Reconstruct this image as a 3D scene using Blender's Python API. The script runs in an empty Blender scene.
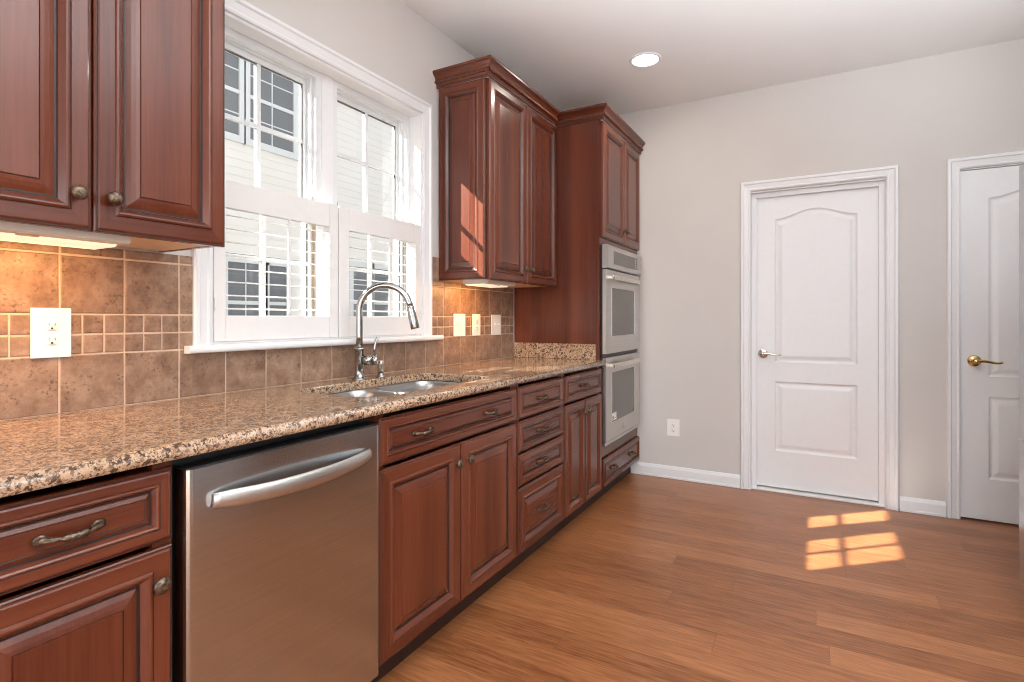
import bpy, bmesh, math, random
from mathutils import Vector, Matrix
random.seed(7)
PI = math.pi
SC = bpy.context.scene
COL = SC.collection

# ------------------------------------------------------------------ camera
F_PX = 542.3
cam_d = bpy.data.cameras.new('camera')
cam_d.sensor_width = 36.0
cam_d.lens = F_PX * 36.0 / 1024.0
cam_d.shift_y = -(341.0 - 318.92) / 1024.0
cam_d.clip_start = 0.05
cam = bpy.data.objects.new('camera', cam_d)
cam.location = (1.788, 0.0, 1.170)
cam.rotation_euler = (math.radians(90), 0, math.radians(29.245))
COL.objects.link(cam)
SC.camera = cam

# ------------------------------------------------------------------ room dims
CEIL = 2.744
YB = 4.055          # back wall
XR = 3.45           # right wall
YR = -3.2           # rear wall behind the camera

# ------------------------------------------------------------------ sky, sun, added fill lamps, exposure
world = bpy.data.worlds.new('sky')
SC.world = world
world.use_nodes = True
bg = world.node_tree.nodes['Background']
bg.inputs[0].default_value = (0.96, 0.97, 1.0, 1)
bg.inputs[1].default_value = 0.98

def lamp(name, kind, loc, direction, energy, color, **kw):
    d = bpy.data.lights.new(name, kind)
    d.energy = energy
    d.color = color
    for k, v in kw.items():
        setattr(d, k, v)
    o = bpy.data.objects.new(name, d)
    o.location = loc
    o.rotation_euler = Vector(direction).to_track_quat('-Z', 'Y').to_euler()
    COL.objects.link(o)
    return o

lamp('sun', 'SUN', (-6, -5, 6), (1.0, 0.90, -0.9437), 24.0, (1.0, 0.93, 0.84), angle=math.radians(0.5))
# fill lamps added outside openings in the unseen rear and right walls
lamp('rear_fill_lamp', 'AREA', (1.7, YR - 0.25, 1.35), (0, 1, 0.0), 50.0, (0.87, 0.945, 1.0),
     shape='RECTANGLE', size=2.6, size_y=1.9)
lamp('side_fill_lamp', 'AREA', (XR + 0.25, -0.9, 1.35), (-1, 0, 0.0), 14.0, (0.87, 0.945, 1.0),
     shape='RECTANGLE', size=2.2, size_y=1.9)

# upward fill lamp added out of view to brighten the ceiling
lamp('ceiling_fill_lamp', 'AREA', (2.25, 0.55, 0.95), (0.12, 0.25, 1), 104.0, (0.87, 0.945, 1.0), shape='DISK', size=0.9, spread=math.radians(115))

SC.view_settings.view_transform = 'Standard'
SC.view_settings.look = 'None'
SC.view_settings.gamma = 1.0
SC.view_settings.use_curve_mapping = False
SC.view_settings.exposure = 0.29
SC.render.film_transparent = False
SC.cycles.use_denoising = True
SC.cycles.max_bounces = 10
SC.cycles.diffuse_bounces = 6
SC.cycles.glossy_bounces = 6
SC.cycles.transparent_max_bounces = 16
SC.cycles.sample_clamp_indirect = 8.0
SC.cycles.caustics_refractive = False
SC.cycles.blur_glossy = 0.04
SC.cycles.filter_width = 1.05

# ------------------------------------------------------------------ materials
class NT:
    def __init__(s, name):
        s.m = bpy.data.materials.new(name)
        s.m.use_nodes = True
        s.t = s.m.node_tree
        s.b = s.t.nodes['Principled BSDF']
    def n(s, typ, **kw):
        o = s.t.nodes.new(typ)
        for k, v in kw.items():
            if k.startswith('i_'):
                key = k[2:]
                key = int(key) if key.isdigit() else key
                o.inputs[key].default_value = v
            else:
                setattr(o, k, v)
        return o
    def l(s, a, b):
        s.t.links.new(a, b)
    def ramp(s, fac, stops):
        r = s.n('ShaderNodeValToRGB')
        e = r.color_ramp.elements
        while len(e) < len(stops):
            e.new(0.5)
        for x, (p, c) in zip(e, stops):
            x.position = p
            x.color = (*c, 1) if len(c) == 3 else c
        s.l(fac, r.inputs[0])
        return r.outputs[0]
    def math(s, op, a, b=None, c=None):
        m = s.n('ShaderNodeMath', operation=op)
        for i, v in enumerate((a, b, c)):
            if v is None: continue
            if isinstance(v, (int, float)): m.inputs[i].default_value = v
            else: s.l(v, m.inputs[i])
        return m.outputs[0]
    def mix(s, fac, a, b, mode='MIX'):
        m = s.n('ShaderNodeMix', data_type='RGBA', blend_type=mode)
        for sock, v in ((m.inputs[0], fac), (m.inputs[6], a), (m.inputs[7], b)):
            if isinstance(v, (int, float)): sock.default_value = v
            elif isinstance(v, tuple): sock.default_value = (*v, 1)
            else: s.l(v, sock)
        return m.outputs[2]
    def bump(s, h, strength, dist):
        b = s.n('ShaderNodeBump')
        b.inputs['Strength'].default_value = strength
        b.inputs['Distance'].default_value = dist
        s.l(h, b.inputs['Height'])
        s.l(b.outputs[0], s.b.inputs['Normal'])
    def set(s, **kw):
        names = dict(rough='Roughness', metal='Metallic', spec='Specular IOR Level', coat='Coat Weight', coat_rough='Coat Roughness', aniso='Anisotropic')
        for k, v in kw.items():
            s.b.inputs[names[k]].default_value = v
    def color(s, c):
        if isinstance(c, tuple): s.b.inputs['Base Color'].default_value = (*c, 1)
        else: s.l(c, s.b.inputs['Base Color'])

def simple(name, col, rough=0.5, metal=0.0, noise=0.0, nscale=40.0, bump=0.0, bdist=0.002, **kw):
    t = NT(name)
    tc = t.n('ShaderNodeTexCoord')
    nz = t.n('ShaderNodeTexNoise')
    nz.inputs['Scale'].default_value = nscale
    nz.inputs['Detail'].default_value = 4
    t.l(tc.outputs['Object'], nz.inputs['Vector'])
    a = tuple(max(0, c * (1 - noise)) for c in col)
    b = tuple(min(1, c * (1 + noise)) for c in col)
    t.color(t.ramp(nz.outputs[0], [(0.3, a), (0.7, b)]))
    t.set(rough=rough, metal=metal, **kw)
    if bump: t.bump(nz.outputs[0], bump, bdist)
    return t.m

def wood(name, axis, dark, mid, light, rough=0.26, coat=0.2):
    t = NT(name)
    tc = t.n('ShaderNodeTexCoord')
    oi = t.n('ShaderNodeObjectInfo')
    geo = t.n('ShaderNodeNewGeometry')
    off = t.n('ShaderNodeVectorMath', operation='SCALE')
    off.inputs[0].default_value = (7.3, 11.1, 5.7)
    t.l(t.math('ADD', oi.outputs['Random'], geo.outputs['Random Per Island']), off.inputs[3])
    add = t.n('ShaderNodeVectorMath', operation='ADD')
    t.l(tc.outputs['Object'], add.inputs[0]); t.l(off.outputs[0], add.inputs[1])
    def nz(sc, det, dist=0.0):
        mp = t.n('ShaderNodeMapping')
        v = [sc[0]] * 3
        v[axis] = sc[1]
        mp.inputs['Scale'].default_value = v
        t.l(add.outputs[0], mp.inputs['Vector'])
        n = t.n('ShaderNodeTexNoise')
        n.inputs['Scale'].default_value = 1.0
        n.inputs['Detail'].default_value = det
        n.inputs['Distortion'].default_value = dist
        t.l(mp.outputs[0], n.inputs['Vector'])
        return n.outputs[0]
    big = nz((11, 0.8), 2, 0.6)
    fine = nz((160, 5), 4)
    board = nz((9, 0.05), 0)
    c = t.ramp(big, [(0.25, dark), (0.5, mid), (0.80, light)])
    c = t.mix(0.5, c, t.ramp(board, [(0.38, dark), (0.62, light)]))
    c = t.mix(0.18, c, t.ramp(fine, [(0.35, dark), (0.65, light)]))
    t.color(c)
    t.set(rough=rough, coat=coat, coat_rough=0.10, spec=0.42)
    t.bump(fine, 0.04, 0.001)
    return t.m

M = {}
CD, CM, CL = (0.074, 0.0155, 0.0070), (0.120, 0.0275, 0.0120), (0.185, 0.0500, 0.0225)
M['cherry_v'] = wood('cherry_vertical_grain', 2, CD, CM, CL)
M['cherry_h'] = wood('cherry_horizontal_grain', 1, CD, CM, CL)
M['cherry_x'] = wood('cherry_depth_grain', 0, CD, CM, CL)
M['cherry_rope'] = wood('cherry_carved_bead', 2, CM, CL, (0.24, 0.085, 0.045))
M['glaze'] = simple('dark_glaze', (0.030, 0.011, 0.008), 0.45, noise=0.3)
M['maple'] = simple('pale_cabinet_underside', (0.62, 0.43, 0.27), 0.5, noise=0.1, nscale=12)
M['toe'] = simple('shade_toned_toe_kick', (0.030, 0.011, 0.007), 0.5, noise=0.2)  # shadow under the cabinets is put into this dark colour
M['black'] = simple('black_plastic', (0.012, 0.012, 0.012), 0.4)
M['wall'] = simple('greige_wall_paint', (0.60, 0.57, 0.545), 0.75, noise=0.015, nscale=3, bump=0.02)
M['ceil'] = simple('white_ceiling_paint', (0.80, 0.795, 0.79), 0.85, noise=0.01, nscale=3)
M['trim'] = simple('white_semigloss_paint', (0.76, 0.765, 0.775), 0.34, noise=0.01)
M['shutter'] = simple('white_shutter_paint', (0.76, 0.745, 0.735), 0.38, noise=0.01)
M['vinyl'] = simple('white_vinyl', (0.70, 0.72, 0.73), 0.38, noise=0.01)
M['plate'] = simple('white_wall_plate', (0.84, 0.82, 0.79), 0.3)
M['ivory'] = simple('ivory_enamel', (0.56, 0.50, 0.43), 0.5)
M['slot'] = simple('dark_slot', (0.03, 0.028, 0.025), 0.5)
M['pewter'] = simple('antique_pewter', (0.150, 0.108, 0.076), 0.38, 0.85, noise=0.75, nscale=170, bump=0.6, bdist=0.002)
M['chrome'] = simple('polished_chrome', (0.40, 0.395, 0.385), 0.11, 1.0)
M['brass'] = simple('polished_brass', (0.62, 0.45, 0.20), 0.18, 1.0)
M['nickel'] = simple('satin_nickel', (0.70, 0.66, 0.60), 0.22, 1.0)
M['dial'] = simple('grey_print', (0.30, 0.30, 0.30), 0.5)
M['siding'] = simple('cream_vinyl_siding', (0.85, 0.815, 0.775), 0.6, noise=0.02, nscale=2)
M['roof'] = simple('grey_shingles', (0.13, 0.12, 0.12), 0.9, noise=0.3, nscale=20)
M['almond'] = simple('tan_jamb_strip', (0.42, 0.31, 0.21), 0.6, noise=0.3, nscale=10)
M['gravel'] = simple('pale_gravel', (0.36, 0.33, 0.29), 0.95, noise=0.3, nscale=8)
M['bronze'] = simple('dark_grey_window_seal', (0.10, 0.10, 0.10), 0.5)
M['gasket'] = simple('grey_sealant', (0.32, 0.31, 0.30), 0.6)

def steel(name, col, rough, axis):
    t = NT(name)
    tc = t.n('ShaderNodeTexCoord')
    mp = t.n('ShaderNodeMapping')
    v = [420.0] * 3; v[axis] = 3.0
    mp.inputs['Scale'].default_value = v
    t.l(tc.outputs['Object'], mp.inputs[0])
    n = t.n('ShaderNodeTexNoise'); n.inputs['Scale'].default_value = 1.0; n.inputs['Detail'].default_value = 3
    t.l(mp.outputs[0], n.inputs['Vector'])
    t.color(t.ramp(n.outputs[0], [(0.3, tuple(c * 0.93 for c in col)), (0.7, tuple(min(1, c * 1.05) for c in col))]))
    t.set(rough=rough, metal=1.0)
    big = t.n('ShaderNodeTexNoise'); big.inputs['Scale'].default_value = 3.2; big.inputs['Detail'].default_value = 0
    t.l(tc.outputs['Object'], big.inputs['Vector'])
    h = t.math('ADD', t.math('MULTIPLY', n.outputs[0], 0.012), big.outputs[0])
    t.bump(h, 0.06, 0.01)
    return t.m
M['steel'] = steel('brushed_stainless_steel', (0.555, 0.575, 0.59), 0.20, 1)
M['steel_oven'] = steel('brushed_oven_steel', (0.60, 0.585, 0.56), 0.34, 1)
M['steel_sink'] = steel('satin_sink_steel', (0.42, 0.42, 0.415), 0.30, 1)

def glassy(name, tint, refl):
    t = NT(name)
    t.t.nodes.remove(t.b)
    out = t.t.nodes['Material Output']
    tr = t.n('ShaderNodeBsdfTransparent'); tr.inputs[0].default_value = (*tint, 1)
    gl = t.n('ShaderNodeBsdfGlossy'); gl.inputs['Roughness'].default_value = 0.02
    lw = t.n('ShaderNodeLayerWeight'); lw.inputs[0].default_value = 0.5
    fac = t.math('ADD', 0.03, t.math('MULTIPLY', t.math('POWER', lw.outputs['Facing'], 5.0), refl))
    mx = t.n('ShaderNodeMixShader')
    t.l(fac, mx.inputs[0]); t.l(tr.outputs[0], mx.inputs[1]); t.l(gl.outputs[0], mx.inputs[2])
    t.l(mx.outputs[0], out.inputs[0])
    return t.m
M['glass'] = glassy('window_glass', (0.95, 0.97, 0.97), 0.9)
M['darkglass'] = simple('dark_house_window_glass', (0.17, 0.18, 0.195), 0.15, spec=0.3)
M['ovenglass'] = simple('oven_window_glass', (0.115, 0.105, 0.09), 0.12, spec=0.6)

def emit(name, col, strength):
    t = NT(name)
    t.color(col)
    t.b.inputs['Emission Color'].default_value = (*col, 1)
    t.b.inputs['Emission Strength'].default_value = strength
    return t.m
M['bulb'] = emit('lit_downlight_lens', (1.0, 0.95, 0.86), 4.0)
M['ucl'] = emit('lit_undercabinet_lens', (1.0, 0.84, 0.62), 0.55)

def granite():
    t = NT('speckled_tan_granite')
    tc = t.n('ShaderNodeTexCoord')
    def nz(sc, det, rough=0.6):
        n = t.n('ShaderNodeTexNoise'); n.inputs['Scale'].default_value = sc; n.inputs['Detail'].default_value = det
        n.inputs['Roughness'].default_value = rough
        t.l(tc.outputs['Object'], n.inputs['Vector']); return n.outputs[0]
    def vo(sc):
        n = t.n('ShaderNodeTexVoronoi'); n.inputs['Scale'].default_value = sc
        d1 = t.n('ShaderNodeTexNoise'); d1.inputs['Scale'].default_value = 160; d1.inputs['Detail'].default_value = 3
        t.l(tc.outputs['Object'], d1.inputs['Vector'])
        av = t.n('ShaderNodeVectorMath', operation='MULTIPLY_ADD'); t.l(d1.outputs['Color'], av.inputs[0]); av.inputs[1].default_value = (0.012, 0.012, 0.012); t.l(tc.outputs['Object'], av.inputs[2])
        t.l(av.outputs[0], n.inputs['Vector']); return n.outputs['Color'], n.outputs['Distance']
    base = t.ramp(nz(26, 5), [(0.3, (0.31, 0.180, 0.105)), (0.5, (0.46, 0.300, 0.190)), (0.7, (0.60, 0.435, 0.305))])
    vc, vd = vo(240)
    sep = t.n('ShaderNodeSeparateColor'); t.l(vc, sep.inputs[0])
    c = t.mix(t.ramp(sep.outputs[0], [(0.55, (0, 0, 0)), (0.62, (0.8, 0.8, 0.8))]), base, (0.54, 0.39, 0.265))
    c = t.mix(t.ramp(sep.outputs[1], [(0.70, (0, 0, 0)), (0.76, (0.8, 0.8, 0.8))]), c, (0.15, 0.080, 0.045))
    sp = nz(88, 4, 0.65)
    c = t.mix(t.ramp(sp, [(0.530, (0, 0, 0)), (0.585, (0.95, 0.95, 0.95))]), c, (0.055, 0.032, 0.022))
    sp2 = nz(95, 2, 0.5)
    c = t.mix(t.ramp(sp2, [(0.30, (0.8, 0.8, 0.8)), (0.36, (0, 0, 0))]), c, (0.14, 0.085, 0.06))
    t.color(c)
    t.set(rough=0.11, spec=0.5, coat=0.25, coat_rough=0.05)
    return t.m
M['granite'] = granite()

def tile_mat():
    t = NT('tumbled_stone_tile')
    tc = t.n('ShaderNodeTexCoord'); geo = t.n('ShaderNodeNewGeometry')
    off = t.n('ShaderNodeVectorMath', operation='SCALE'); off.inputs[0].default_value = (3.1, 17.3, 9.7)
    t.l(geo.outputs['Random Per Island'], off.inputs[3])
    add = t.n('ShaderNodeVectorMath', operation='ADD'); t.l(tc.outputs['Object'], add.inputs[0]); t.l(off.outputs[0], add.inputs[1])
    def nz(sc, det, r=0.6):
        n = t.n('ShaderNodeTexNoise'); n.inputs['Scale'].default_value = sc; n.inputs['Detail'].default_value = det; n.inputs['Roughness'].default_value = r
        t.l(add.outputs[0], n.inputs['Vector']); return n.outputs[0]
    c = t.ramp(nz(17, 7, 0.68), [(0.34, (0.175, 0.100, 0.062)), (0.5, (0.262, 0.163, 0.108)), (0.66, (0.355, 0.240, 0.170))])
    pit = nz(95, 4, 0.7)
    clus = t.ramp(nz(16, 3), [(0.42, (0, 0, 0)), (0.62, (1, 1, 1))])
    c = t.mix(t.mix(1.0, t.ramp(pit, [(0.37, (0.9, 0.9, 0.9)), (0.46, (0, 0, 0))]), clus, 'MULTIPLY'), c, (0.085, 0.048, 0.032))
    tone = t.ramp(geo.outputs['Random Per Island'], [(0, (0.86, 0.84, 0.83)), (1, (1.1, 1.1, 1.1))])
    c = t.mix(1.0, c, tone, 'MULTIPLY')
    t.color(c)
    t.set(rough=0.42)
    t.bump(pit, 0.15, 0.002)
    return t.m
M['tile'] = tile_mat()
M['grout'] = simple('buff_grout', (0.58, 0.42, 0.31), 0.85, noise=0.08)

def floor_mat():
    t = NT('hardwood_planks')
    tc = t.n('ShaderNodeTexCoord')
    sx = t.n('ShaderNodeSeparateXYZ'); t.l(tc.outputs['Object'], sx.inputs[0])
    W, L = 0.125, 1.5
    yv = t.math('DIVIDE', sx.outputs[1], W)
    row = t.math('FLOOR', yv)
    fy = t.math('FRACT', yv)
    wn = t.n('ShaderNodeTexWhiteNoise', noise_dimensions='1D'); t.l(row, wn.inputs['W'])
    xv = t.math('ADD', t.math('DIVIDE', sx.outputs[0], L), t.math('MULTIPLY', wn.outputs[0], 7.0))
    pl = t.math('FLOOR', xv)
    fx = t.math('FRACT', xv)
    cmb = t.n('ShaderNodeCombineXYZ'); t.l(row, cmb.inputs[0]); t.l(pl, cmb.inputs[1])
    w2 = t.n('ShaderNodeTexWhiteNoise', noise_dimensions='2D'); t.l(cmb.outputs[0], w2.inputs['Vector'])
    tone = w2.outputs[0]
    off = t.n('ShaderNodeVectorMath', operation='SCALE'); off.inputs[0].default_value = (13.0, 5.0, 9.0); t.l(tone, off.inputs[3])
    add = t.n('ShaderNodeVectorMath', operation='ADD'); t.l(tc.outputs['Object'], add.inputs[0]); t.l(off.outputs[0], add.inputs[1])
    def nz(sc, det, d=0.0):
        mp = t.n('ShaderNodeMapping'); mp.inputs['Scale'].default_value = sc; t.l(add.outputs[0], mp.inputs[0])
        n = t.n('ShaderNodeTexNoise'); n.inputs['Scale'].default_value = 1; n.inputs['Detail'].default_value = det; n.inputs['Distortion'].default_value = d
        t.l(mp.outputs[0], n.inputs['Vector']); return n.outputs[0]
    g = nz((2.2, 26, 1), 4, 1.0)
    f = nz((9, 150, 1), 3)
    A, B, C_ = (0.175, 0.055, 0.017), (0.295, 0.104, 0.036), (0.440, 0.182, 0.073)
    c = t.ramp(tone, [(0, A), (0.5, B), (1, C_)])
    c = t.mix(0.40, c, t.ramp(g, [(0.32, A), (0.5, B), (0.7, C_)]))
    c = t.mix(0.30, c, t.ramp(f, [(0.40, (0.125, 0.040, 0.013)), (0.60, C_)]))
    ey = t.math('MINIMUM', fy, t.math('SUBTRACT', 1.0, fy))
    ex = t.math('MULTIPLY', t.math('MINIMUM', fx, t.math('SUBTRACT', 1.0, fx)), L / W)
    e = t.math('LESS_THAN', t.math('MINIMUM', ey, ex), 0.010)
    c = t.mix(t.math('MULTIPLY', e, 0.45), c, (0.13, 0.045, 0.02))
    t.color(c)
    t.set(rough=0.30, spec=0.4)
    t.bump(f, 0.05, 0.001)
    return t.m
M['floor'] = floor_mat()

# ------------------------------------------------------------------ mesh helpers
def new_bm():
    return bmesh.new()

def box(bm, x0, x1, y0, y1, z0, z1, mi=0, bev=0.0):
    vs = [bm.verts.new(p) for p in ((x0, y0, z0), (x1, y0, z0), (x1, y1, z0), (x0, y1, z0), (x0, y0, z1), (x1, y0, z1), (x1, y1, z1), (x0, y1, z1))]
    fs = [bm.faces.new([vs[i] for i in q]) for q in ((0, 3, 2, 1), (4, 5, 6, 7), (0, 1, 5, 4), (1, 2, 6, 5), (2, 3, 7, 6), (3, 0, 4, 7))]
    for f in fs: f.material_index = mi
    if bev > 0:
        es = {e for f in fs for e in f.edges}
        r = bmesh.ops.bevel(bm, geom=list(es), offset=bev, segments=2, profile=0.6, affect='EDGES')
        for f in r['faces']: f.material_index = mi
    return fs

def prism(bm, poly, axis, a, b, mi=0):
    """poly: 2D points in the plane normal to axis (0: yz, 1: xz, 2: xy), extruded from a to b"""
    def P(p, t):
        return {0: (t, p[0], p[1]), 1: (p[0], t, p[1]), 2: (p[0], p[1], t)}[axis]
    A = [bm.verts.new(P(p, a)) for p in poly]; B = [bm.verts.new(P(p, b)) for p in poly]
    n = len(poly)
    fs = [bm.faces.new(A), bm.faces.new(B[::-1])] + [bm.faces.new((A[i], B[i], B[(i + 1) % n], A[(i + 1) % n])) for i in range(n)]
    for f in fs: f.material_index = mi
    return fs

def tube(bm, pts, radii, seg=14, caps=True, mi=0, smooth=True, flat=None):
    """sweep a circle (or an ellipse: flat = (su, sv, up)) along pts"""
    pts = [Vector(p) for p in pts]
    if isinstance(radii, (int, float)): radii = [radii] * len(pts)
    T = []
    for i in range(len(pts)):
        a = pts[max(0, i - 1)]; b = pts[min(len(pts) - 1, i + 1)]
        T.append((b - a).normalized())
    up = Vector(flat[2]) if flat else (Vector((0, 0, 1)) if abs(T[0].z) < 0.9 else Vector((1, 0, 0)))
    rings = []
    N = None
    for i, p in enumerate(pts):
        if flat or N is None: N = (up - up.dot(T[i]) * T[i]).normalized()
        else: N = (N - N.dot(T[i]) * T[i]).normalized()
        Bv = T[i].cross(N)
        su, sv = (flat[0], flat[1]) if flat else (1, 1)
        rings.append([bm.verts.new(p + radii[i] * (su * math.cos(2 * PI * k / seg) * N + sv * math.sin(2 * PI * k / seg) * Bv)) for k in range(seg)])
    for a, b in zip(rings[:-1], rings[1:]):
        for k in range(seg):
            f = bm.faces.new((a[k], a[(k + 1) % seg], b[(k + 1) % seg], b[k])); f.smooth = smooth; f.material_index = mi
    if caps:
        f = bm.faces.new(rings[0][::-1]); f.material_index = mi
        f = bm.faces.new(rings[-1]); f.material_index = mi

def lathe(bm, prof, origin, axis, seg=24, mi=0, smooth=True):
    """prof: (radius, height) pairs along axis from origin"""
    o = Vector(origin); A = Vector(axis).normalized()
    U = A.orthogonal().normalized(); V = A.cross(U)
    rings = []
    for r, h in prof:
        if r < 1e-6: rings.append([bm.verts.new(o + A * h)])
        else: rings.append([bm.verts.new(o + A * h + r * (math.cos(2 * PI * k / seg) * U + math.sin(2 * PI * k / seg) * V)) for k in range(seg)])
    for a, b in zip(rings[:-1], rings[1:]):
        for k in range(seg):
            if len(a) == 1 and len(b) == 1: continue
            if len(a) == 1: vs = (a[0], b[(k + 1) % seg], b[k])
            elif len(b) == 1: vs = (a[k], a[(k + 1) % seg], b[0])
            else: vs = (a[k], a[(k + 1) % seg], b[(k + 1) % seg], b[k])
            f = bm.faces.new(vs); f.smooth = smooth; f.material_index = mi

def ellipsoid(bm, c, r, mi=0):
    r0 = bmesh.ops.create_uvsphere(bm, u_segments=14, v_segments=8, radius=1.0, matrix=Matrix.Translation(c) @ Matrix.Diagonal((*r, 1)))
    for v in r0['verts']:
        for f in v.link_faces: f.smooth = True; f.material_index = mi

def obj(name, bm, mats, parent=None, normals=True):
    if normals: bmesh.ops.recalc_face_normals(bm, faces=bm.faces[:])
    me = bpy.data.meshes.new(name)
    off = Vector((0, 0, 0))
    p = parent
    while p is not None:
        off += p.location; p = p.parent
    bmesh.ops.translate(bm, verts=bm.verts[:], vec=-off)
    bm.to_mesh(me); bm.free()
    if not isinstance(mats, (list, tuple)): mats = [mats]
    for m in mats: me.materials.append(M[m])
    o = bpy.data.objects.new(name, me)
    COL.objects.link(o)
    if parent is not None: o.parent = parent
    return o

def tag(o, label, cat, group=None):
    o['label'] = label; o['category'] = cat
    if group: o['group'] = group
    return o

def thing(name, loc, label, cat, group=None):
    o = bpy.data.objects.new(name, None)
    o.empty_display_size = 0.1
    o.location = loc
    COL.objects.link(o)
    return tag(o, label, cat, group)

def struct(name, bm, mats, parent=None):
    o = obj(name, bm, mats, parent)
    o['kind'] = 'structure'
    return o

# ------------------------------------------------------------------ the room shell
bm = new_bm(); box(bm, -0.001, XR, YR, YB + 0.16, -0.06, 0.0); struct('floor', bm, 'floor')
bm = new_bm(); box(bm, -0.16, XR + 0.16, YR - 0.16, YB + 0.16, CEIL, CEIL + 0.08); struct('ceiling', bm, 'ceil')

def wall_with_holes(name, axis, a, b, s0, s1, holes):
    """slab between a..b on axis (0 = x normal, 1 = y normal), running s0..s1, with rectangular holes (s0,s1,z0,z1)"""
    bm = new_bm()
    cuts = sorted({s0, s1, *[h[0] for h in holes], *[h[1] for h in holes]})
    def put(u0, u1, z0, z1):
        if axis == 0: box(bm, a, b, u0, u1, z0, z1)
        else: box(bm, u0, u1, a, b, z0, z1)
    for u0, u1 in zip(cuts[:-1], cuts[1:]):
        zs = [(h[2], h[3]) for h in holes if h[0] <= u0 + 1e-6 and h[1] >= u1 - 1e-6]
        z = 0.0
        for h0, h1 in sorted(zs):
            if h0 > z: put(u0, u1, z, h0)
            z = h1
        if z < CEIL: put(u0, u1, z, CEIL)
    return struct(name, bm, 'wall')

WY0, WY1, WZ0, WZ1 = 1.10, 2.235, 1.085, 2.24       # kitchen window opening
wall_with_holes('wall_left', 0, -0.16, 0.0, YR, YB + 0.16, [(WY0, WY1, WZ0, WZ1)])
D1 = (1.398, 2.168, 0.0, 2.04)
D2 = (2.522, 3.294, 0.0, 2.045)
wall_with_holes('wall_back', 1, YB, YB + 0.14, 0.0, XR, [D1, D2])
wall_with_holes('wall_right', 0, XR, XR + 0.14, YR, YB + 0.16, [(-2.0, 0.2, 0.4, 2.3)])
wall_with_holes('wall_rear', 1, YR - 0.14, YR, 0.0, XR, [(0.4, 3.0, 0.4, 2.3)])

# baseboards (board + cap bead in one profile)
BBP = [(0, 0), (0.018, 0), (0.018, 0.012), (0.014, 0.016), (0.014, 0.066), (0.010, 0.076), (0.006, 0.086), (0, 0.088)]
for nm, x0, x1 in (('baseboard_back', 0.565, 1.334), ('baseboard_back_middle', 2.236, 2.458), ('baseboard_back_corner', 3.362, XR)):
    bm = new_bm(); prism(bm, [(YB - d, z) for d, z in BBP], 0, x0, x1); struct(nm, bm, 'trim')
bm = new_bm(); prism(bm, [(XR - d, z) for d, z in BBP], 1, YR, 2.03); struct('baseboard_right', bm, 'trim')
bm = new_bm(); prism(bm, [(d, z) for d, z in BBP], 1, YR, 0.25); struct('baseboard_left', bm, 'trim')

# ------------------------------------------------------------------ kitchen window
def frame_ring(bm, y0, y1, z0, z1, w, x0, x1, mi=0):
    """rectangular picture-frame of width w, front x1, back x0 (mitred)"""
    o = [(y0, z0), (y1, z0), (y1, z1), (y0, z1)]
    i = [(y0 + w, z0 + w), (y1 - w, z0 + w), (y1 - w, z1 - w), (y0 + w, z1 - w)]
    vo0 = [bm.verts.new((x0, *p)) for p in o]; vo1 = [bm.verts.new((x1, *p)) for p in o]
    vi0 = [bm.verts.new((x0, *p)) for p in i]; vi1 = [bm.verts.new((x1, *p)) for p in i]
    for k in range(4):
        j = (k + 1) % 4
        for q in ((vo1[k], vo1[j], vi1[j], vi1[k]), (vo0[k], vi0[k], vi0[j], vo0[j]), (vo0[k], vo0[j], vo1[j], vo1[k]), (vi0[k], vi1[k], vi1[j], vi0[j])):
            f = bm.faces.new(q); f.material_index = mi

# casing: profiled boards left, right and head
cas = [(0.0, 0.011), (0.006, 0.014), (0.012, 0.014), (0.016, 0.011), (0.040, 0.016), (0.046, 0.022), (0.058, 0.022), (0.062, 0.016), (0.062, 0.0)]
def casing3(bm, axis, plane, sgn, s0, s1, z0, z1, w_scale=1.0):
    """three sided casing around the opening s0..s1, top z1, starting at z0; profile (offset out from the opening, thickness)"""
    path = [(s0, z0), (s0, z1), (s1, z1), (s1, z0)]
    outs = [(-1, 0), (-1, 1), (1, 1), (1, 0)]
    prof = [(0.0, 0.0)] + cas
    rows = []
    for (s, z), (ds, dz) in zip(path, outs):
        row = []
        for o_, t_ in prof:
            u = s + ds * o_ * w_scale; v = z + dz * o_ * w_scale
            row.append(bm.verts.new((plane + sgn * t_, u, v) if axis == 0 else (u, plane + sgn * t_, v)))
        rows.append(row)
    for a, b in zip(rows[:-1], rows[1:]):
        for k in range(len(prof) - 1):
            bm.faces.new((a[k], b[k], b[k + 1], a[k + 1]))
    bm.faces.new(rows[0]); bm.faces.new(rows[-1][::-1])
bm = new_bm()
casing3(bm, 0, 0.0, 1, WY0, WY1, 1.083, WZ1)
trim_w = struct('trim_1', bm, 'trim')
# jamb lining and the mullion post, set in the opening
bm = new_bm()
box(bm, -0.158, 0.0, WY0, WY0 + 0.012, WZ0, WZ1)
box(bm, -0.158, 0.0, WY1 - 0.012, WY1, WZ0, WZ1)
box(bm, -0.158, 0.0, WY0 + 0.012, WY1 - 0.012, WZ1 - 0.012, WZ1)
box(bm, -0.158, -0.066, 1.637, 1.700, WZ0 + 0.001, WZ1 - 0.012, bev=0.003)
box(bm, -0.158, -0.004, WY0 + 0.012, WY1 - 0.012, WZ0, WZ0 + 0.006)
struct('window_jamb', bm, 'trim', trim_w)
# stool (sill board) with rounded nose, and horns past the casing
bm = new_bm()
nose = [(-0.002, 1.058), (0.034, 1.058), (0.040, 1.061), (0.043, 1.067), (0.043, 1.074), (0.040, 1.080), (0.034, 1.083), (-0.002, 1.083)]
prism(bm, nose, 1, 1.0380, 2.2972)
prism(bm, [(max(x, 0.0104), z) for x, z in nose], 1, 1.010, 1.0380)
prism(bm, [(max(x, 0.0104), z) for x, z in nose], 1, 2.2972, 2.366)
struct('window_sill', bm, 'trim', trim_w)

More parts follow.
